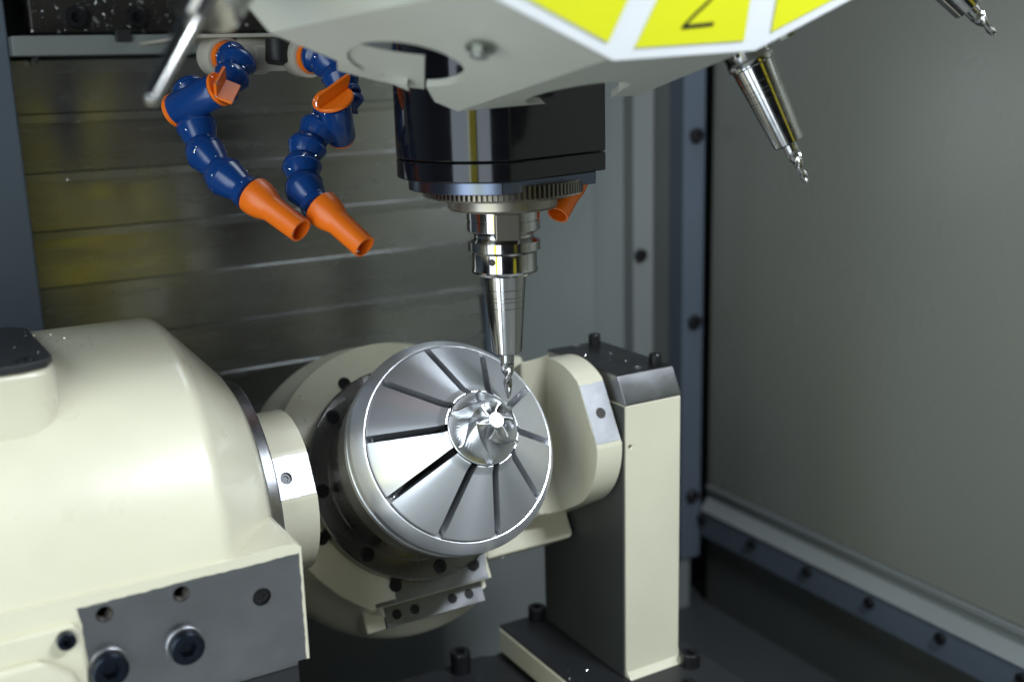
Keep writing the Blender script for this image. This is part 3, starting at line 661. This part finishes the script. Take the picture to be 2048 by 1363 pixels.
# stickers
def sticker(k):
    u = tp(1, 0, k); v = tp(1, 0, k+NT/4); q = []
    for rho, s in ((.1795, -1), (.1795, 1), (.080, 1), (.080, -1)):
        half = (rho+.004)*math.tan(stp/2)-.0092
        q.append((rho, s*half))
    return u, v, q
for k in range(-7, 7):
    u, v, q = sticker(k); bm = bmesh.new()
    prism(bm, [(r*1, s) for r, s in q], .0001, .0005, lambda r, s, t: u*r+v*s+Vector((0, 0, t)))
    st_ = finish(bm, 'number_sticker', 'yellow', tu)
    cb = st_.modifiers.new('bevel', 'BEVEL'); cb.width = .0015; cb.segments = 3; cb.affect = 'EDGES'; cb.limit_method = 'ANGLE'; cb.angle_limit = R(60)
DIG = {1: [[(0, 0), (0, .030)], [(0, .030), (-.006, .024)]],
       2: [[(.0165, .0008), (-.0008, 0), (.004, .0062), (.0095, .0120), (.0135, .0180), (.0150, .0240), (.0125, .0292), (.0075, .0305), (.0020, .0280), (.0002, .0230)]],
       3: [[(-.001, .025), (.004, .030), (.010, .030), (.014, .025), (.012, .018), (.006, .0155), (.013, .013), (.015, .007), (.011, .001), (.004, 0), (-.002, .005)]]}
for k, d in ((-1, 1), (0, 2), (1, 3)):
    u, v, q = sticker(k); bm = bmesh.new(); off = -.0074 if d == 2 else -.006
    for line in DIG[d]:
        for (a, b), (a2, b2) in zip(line, line[1:]):
            dx, dy = a2-a, b2-b; L = math.hypot(dx, dy); nx, ny = -dy/L*.00085, dx/L*.0010
            ex, ey = dx/L*.0004, dy/L*.0004
            pts = [(a-ex+nx, b-ey+ny), (a2+ex+nx, b2+ey+ny), (a2+ex-nx, b2+ey-ny), (a-ex-nx, b-ey-ny)]
            prism(bm, [(-pt_[1], pt_[0]) for pt_ in pts], .0006, .0008, lambda p_, s, t: u*(.1700+p_)+v*(s+off)+Vector((0, 0, t)))
    finish(bm, 'digit', 'ink', tu)
# stored tools
TW = tu.matrix_world.copy()
def stored(k, label, tip, cr_, **kw):
    h = thing('tool_holder', label, 'tool holder', group='tool holders with end mills'); holder_parts(h, tip, cr_, **kw)
    h.matrix_world = TW @ tool_frame(k); return h
stored(1, 'polished steel tool holder hanging from the turret beside the right wall', -.0960, .0046, nose=.0148)
stored(2, 'tool holder with dark end mill at the top right corner of the picture', -.0930, .0048, nose=.0148)
stored(-2, 'blurred tool holder at the top left, its end mill nearest the camera', -.0965, .0050, end=-.0470, R0=.0185, R1=.0165, fl0=2., tap=.40)

# ================================================================== COOLANT HOSES
mf = thing('coolant_manifold', 'ivory coolant manifold block carrying the two blue hoses', 'manifold', atd(545, 118, .77))
def axes_at(p): return p
def mrel(o): return rel(o, mf)
def along(p, d): return Matrix.Translation(p) @ d.to_track_quat('Z', 'Y').to_matrix().to_4x4()
cdir = -fw
def px(x, y, d): return atd(x, y, d)
def seg(name, m, a, b, prof, parent, n=40, smooth=35):
    """lathe whose local z runs 0..1 from a to b (profile z in fractions, r in metres)"""
    d = b-a; L = d.length; bm = bmesh.new(); lathe(bm, [(r, z*L) for r, z in prof], n, along(a, d)); o = finish(bm, name, m, smooth=smooth); return rel(o, parent)
MX = Vector((1, 0, 0))
HD = .765
bm = bmesh.new(); c0 = px(565, 120, HD+.012); box(bm, c0.x-.020, c0.x+.020, c0.y-.004, c0.y+.018, c0.z-.0075, c0.z+.010); mrel(finish(bm, 'bridge', 'ivory', bevel=.0015))
a = px(556, 82, HD); b = px(556, 126, HD); seg('drain_plug', 'blackp', a, b, [(0, 0), (.0085, 0), (.0085, .9), (.0078, 1), (0, 1)], mf)
pl0 = px(430, 72, HD+.004); bm = bmesh.new(); box(bm, pl0.x-.02, pl0.x+.13, pl0.y-.02, pl0.y+.14, pl0.z-.0018, pl0.z+.0006); mrel(finish(bm, 'top_plate', 'ivory', bevel=.0004))
for x in (443, 612):
    c = px(x, 114, HD+.004); a = c-MX*.010+Vector((0, 0, 0)); dd = (px(x+45, 118, HD-.022)-c).normalized()
    seg('socket', 'ivory', c-dd*.012, c+dd*.008, [(0, 0), (.0125, 0), (.0138, .1), (.0138, .85), (.0132, 1), (.0112, 1), (.0112, .7), (0, .7)], mf)
    seg('orange_collar', 'orange', c-dd*.002, c+dd*.0115, [(0, 0), (.0110, 0), (.0110, .85), (.0102, 1), (0, 1)], mf)
    seg('hose_boss', 'ivory', px(x+62, 112, HD+.012)-MX*.012, px(x+62, 112, HD+.012)+MX*.010, [(0, 0), (.0115, 0), (.0125, .1), (.0125, .9), (.0115, 1), (0, 1)], mf)
LINK = [(.0, -.36), (.62, -.34), (.84, -.24), (.97, -.06), (1.03, .08), (1.03, .15), (.985, .17), (.93, .34), (.82, .56), (.74, .72), (.73, .76), (.80, .78), (.83, .90), (.83, 1.0), (.72, 1.03), (0, 1.03)]
def links(root, pts, r):
    for i in range(len(pts)-1):
        a, b = pts[i], pts[i+1]; d = (b-a); L = d.length; bm = bmesh.new()
        rr = r if not hasattr(r, '__len__') else r[i]
        lathe(bm, [(rr*p, z*L) for p, z in LINK], 36, along(a, d)); rel(finish(bm, 'link', 'blue', smooth=32), root)
def nozzle(root, a, b, R0_, R1_):
    d = b-a; L = d.length
    prof = [(R0_*.86, -.02), (R0_, .0), (R0_*1.0, .09), (R0_*.93, .22), (R1_*1.14, .36), (R1_*1.08, .40), (R1_, 1.0), (R1_*.82, 1.0), (R1_*.82, .55), (0, .5)]
    bm = bmesh.new(); lathe(bm, [(r_, z*L) for r_, z in prof], 40, along(a, d)); rel(finish(bm, 'nozzle', 'orange', smooth=32), root)
# left hose
g_h = 'jointed blue coolant hoses'
hl = thing('coolant_hose', 'left blue jointed coolant hose with orange tap wings and orange nozzle', 'hose', px(472, 118, HD), group=g_h)
D0 = HD-.02
links(hl, [px(462, 116, D0), px(478, 122, D0-.008), px(466, 150, D0-.014), px(448, 182, D0-.020)], [.0106, .0116, .0114])
a, b = px(350, 222, D0-.030), px(436, 180, D0-.046)
seg('valve_barrel', 'blue', a, b, [(0, .02), (.0100, .02), (.0106, .06), (.0106, .9), (.0098, .98), (0, .98)], hl)
seg('valve_cap', 'orange', a-(b-a).normalized()*.0015, a+(b-a).normalized()*.002, [(0, 0), (.0102, 0), (.0110, .3), (.0110, .8), (.0104, 1), (0, 1)], hl)
links(hl, [px(378, 178, D0-.02), px(394, 206, D0-.024)], [.0114])
links(hl, [px(390, 205, D0-.022), px(392, 248, D0-.028), px(408, 302, D0-.034), px(446, 350, D0-.042), px(498, 388, D0-.050)], [.0120, .0124, .0122, .0124])
nozzle(hl, px(508, 390, D0-.051), px(602, 461, D0-.064), .0120, .0078)
# tap wings: disc and two fins
vd = (b-a).normalized()
vh = rel(finish((lambda bm: (lathe(bm, [(0, 0), (.0102, 0), (.0108, .0006), (.0108, .0018), (.0102, .0024), (0, .0024)], 36, along(b, vd)), bm)[1])(bmesh.new()), 'valve_handle', 'orange'), hl)
mv = along(b+vd*.002, vd)
for sgn in (1, -1):
    bm = bmesh.new(); box(bm, -.0098, .0098, -.0011, .0011, 0, .0105, mv @ Matrix.Rotation(R(35), 4, 'Z') @ Matrix.Rotation(R(52*sgn), 4, 'X'))
    o = finish(bm, 'wing', 'orange', bevel=.0009, segs=3); sub(o, vh)
# right hose
hr = thing('coolant_hose', 'right blue jointed coolant hose with orange tap disc and orange nozzle', 'hose', px(650, 120, HD), group=g_h)
links(hr, [px(628, 108, D0), px(655, 118, D0-.004), px(680, 148, D0-.010), px(692, 190, D0-.012), px(686, 222, D0-.010)], [.0118, .0126, .0124, .0120])
a, b = px(682, 274, D0-.006), px(667, 202, D0-.040)
seg('valve_barrel', 'blue', a, b, [(0, .02), (.0092, .02), (.0100, .06), (.0104, .9), (.0098, .98), (0, .98)], hr)
seg('valve_cap', 'orange', a-(b-a).normalized()*.0015, a+(b-a).normalized()*.001, [(0, 0), (.0086, 0), (.0092, .5), (.0086, 1), (0, 1)], hr)
vd = (-fw*.70+up*.66-rt*.12).normalized()
vh = rel(finish((lambda bm: (lathe(bm, [(0, 0), (.0126, 0), (.0132, .0006), (.0132, .0018), (.0126, .0024), (0, .0024)], 40, along(b, vd)), bm)[1])(bmesh.new()), 'valve_handle', 'orange'), hr)
bm = bmesh.new(); yax = (px(690, 150, D0-.03)-px(655, 218, D0-.03)); yax = (yax-yax.dot(vd)*vd).normalized(); xax = yax.cross(vd)
mv = Matrix(((yax.x, xax.x, vd.x, b.x), (yax.y, xax.y, vd.y, b.y), (yax.z, xax.z, vd.z, b.z), (0, 0, 0, 1)))
prism(bm, [(-.0135, .0024), (.0135, .0024), (.0175, .0085), (.0160, .0105), (-.0105, .0105), (-.0135, .0080)], -.0013, .0013, lambda u, v, t: mv @ Vector((u, t, v)))
o = finish(bm, 'wing', 'orange', bevel=.0008, segs=2); sub(o, vh)
links(hr, [px(660, 232, D0-.014), px(638, 256, D0-.020), px(616, 290, D0-.026), px(604, 330, D0-.032), px(606, 372, D0-.040), px(634, 412, D0-.048)], [.0116, .0120, .0122, .0122, .0122])
nozzle(hr, px(642, 414, D0-.049), px(730, 494, D0-.062), .0116, .0076)
# small nozzle beside the spindle
n3 = thing('coolant_nozzle', 'short orange nozzle poking out behind the toothed spindle ring', 'nozzle', px(1130, 375, .73))
a, b = px(1150, 360, .735), px(1115, 430, .722); d = b-a
bm = bmesh.new(); lathe(bm, [(.0, -.1), (.0090, -.1), (.0092, .2), (.0078, .45), (.0072, 1.*d.length/d.length), (.0060, 1.0), (.0055, .5), (0, .45)], 36, along(a, d) @ Matrix.Diagonal((1, 1, d.length, 1))); rel(finish(bm, 'spout', 'orange'), n3)

# ================================================================== SWARF
bm = bmesh.new()
def chip(p, nrm, L):
    t = nrm.orthogonal().normalized(); t = Matrix.Rotation(random.uniform(0, 6.28), 3, nrm) @ t; s = nrm.cross(t); w = random.uniform(.00010, .00022)
    cv_ = random.uniform(-1.8, 1.8); pts = []
    n = 5
    for i in range(n):
        f = i/(n-1); a = cv_*f; q = p + (t*math.cos(a)+s*math.sin(a))*L*f*(1-.25*abs(cv_)*f*.3)+nrm*(.0003+.0012*f*random.random())
        pts.append((q, s*math.cos(a)-t*math.sin(a)))
    vs = [(bm.verts.new(q-u*w), bm.verts.new(q+u*w)) for q, u in pts]
    for (a_, b_), (c_, d_) in zip(vs, vs[1:]): bm.faces.new((a_, b_, d_, c_))
bpy.context.view_layer.update()
for root in (hl, hr):
    for o in root.children_recursive:
        if o.type != 'MESH': continue
        vs = [(o.matrix_world @ v.co, (o.matrix_world.to_3x3() @ v.normal).normalized()) for v in o.data.vertices]
        vs = [(p, n) for p, n in vs if n.dot(CAM-p) > .15*(CAM-p).length]
        cnt = 10 if o.name.startswith('link') else (10 if o.name.startswith(('wing', 'valve_barrel')) else 3)
        for _ in range(cnt):
            if vs: p, n = random.choice(vs); chip(p, n, random.uniform(.0010, .0036))
for _ in range(150):
    p = ony(random.uniform(60, 520), random.uniform(2, 66), YB-.001); chip(p, Vector((0, -1, 0)), random.uniform(.0008, .0026))
for _ in range(40):
    p = ony(random.uniform(40, 420), random.uniform(120, 420), YB-.0066); chip(p, Vector((0, -1, 0)), random.uniform(.0006, .002))
UPZ = Vector((0, 0, 1))
for _ in range(55): chip(Vector((random.uniform(.066, .103), random.uniform(-.05, .14), -.3446)), UPZ, random.uniform(.001, .004))
for _ in range(260): chip(Vector((random.uniform(-.15, .062), random.uniform(-.05, .145), -.3705)), UPZ, random.uniform(.001, .0045))
for _ in range(14): chip(Vector((random.uniform(.107, .153), random.uniform(.027, .118), -.1080)), UPZ, random.uniform(.0008, .002))
for _ in range(200): chip(Vector((random.uniform(.20, .45), random.uniform(-.1, .34), -.525)), UPZ, random.uniform(.002, .006))
for _ in range(60): chip(ony(random.uniform(800, 1190), random.uniform(240, 340), -.0662) if False else Vector((random.uniform(-.29, -.25), random.uniform(0, .07), -.0300)), UPZ, random.uniform(.0006, .0016))
MT = Matrix.Translation(O_T) @ Matrix.Rotation(TILT, 4, 'X'); NA_ = MT.to_3x3() @ Vector((0, 0, 1))
for _ in range(70):
    a_ = random.uniform(0, 6.28); r_ = random.uniform(.081, .102); chip(MT @ Vector((r_*math.cos(a_), r_*math.sin(a_), HZ)), NA_, random.uniform(.0008, .003))
for k in range(10):
    for _ in range(7):
        a_ = R(PH+36*k); r_ = random.uniform(.052, .066); w_ = random.uniform(-.0018, .0018); chip(MT @ Vector((r_*math.cos(a_)-w_*math.sin(a_), r_*math.sin(a_)+w_*math.cos(a_), .031+(r_-.052)*1.185)), NA_, random.uniform(.001, .003))
o = finish(bm, 'metal_swarf', 'swarf'); o['kind'] = 'stuff'; o['label'] = 'fine silver metal chips clinging to the hoses and rear plates'; o['category'] = 'swarf'
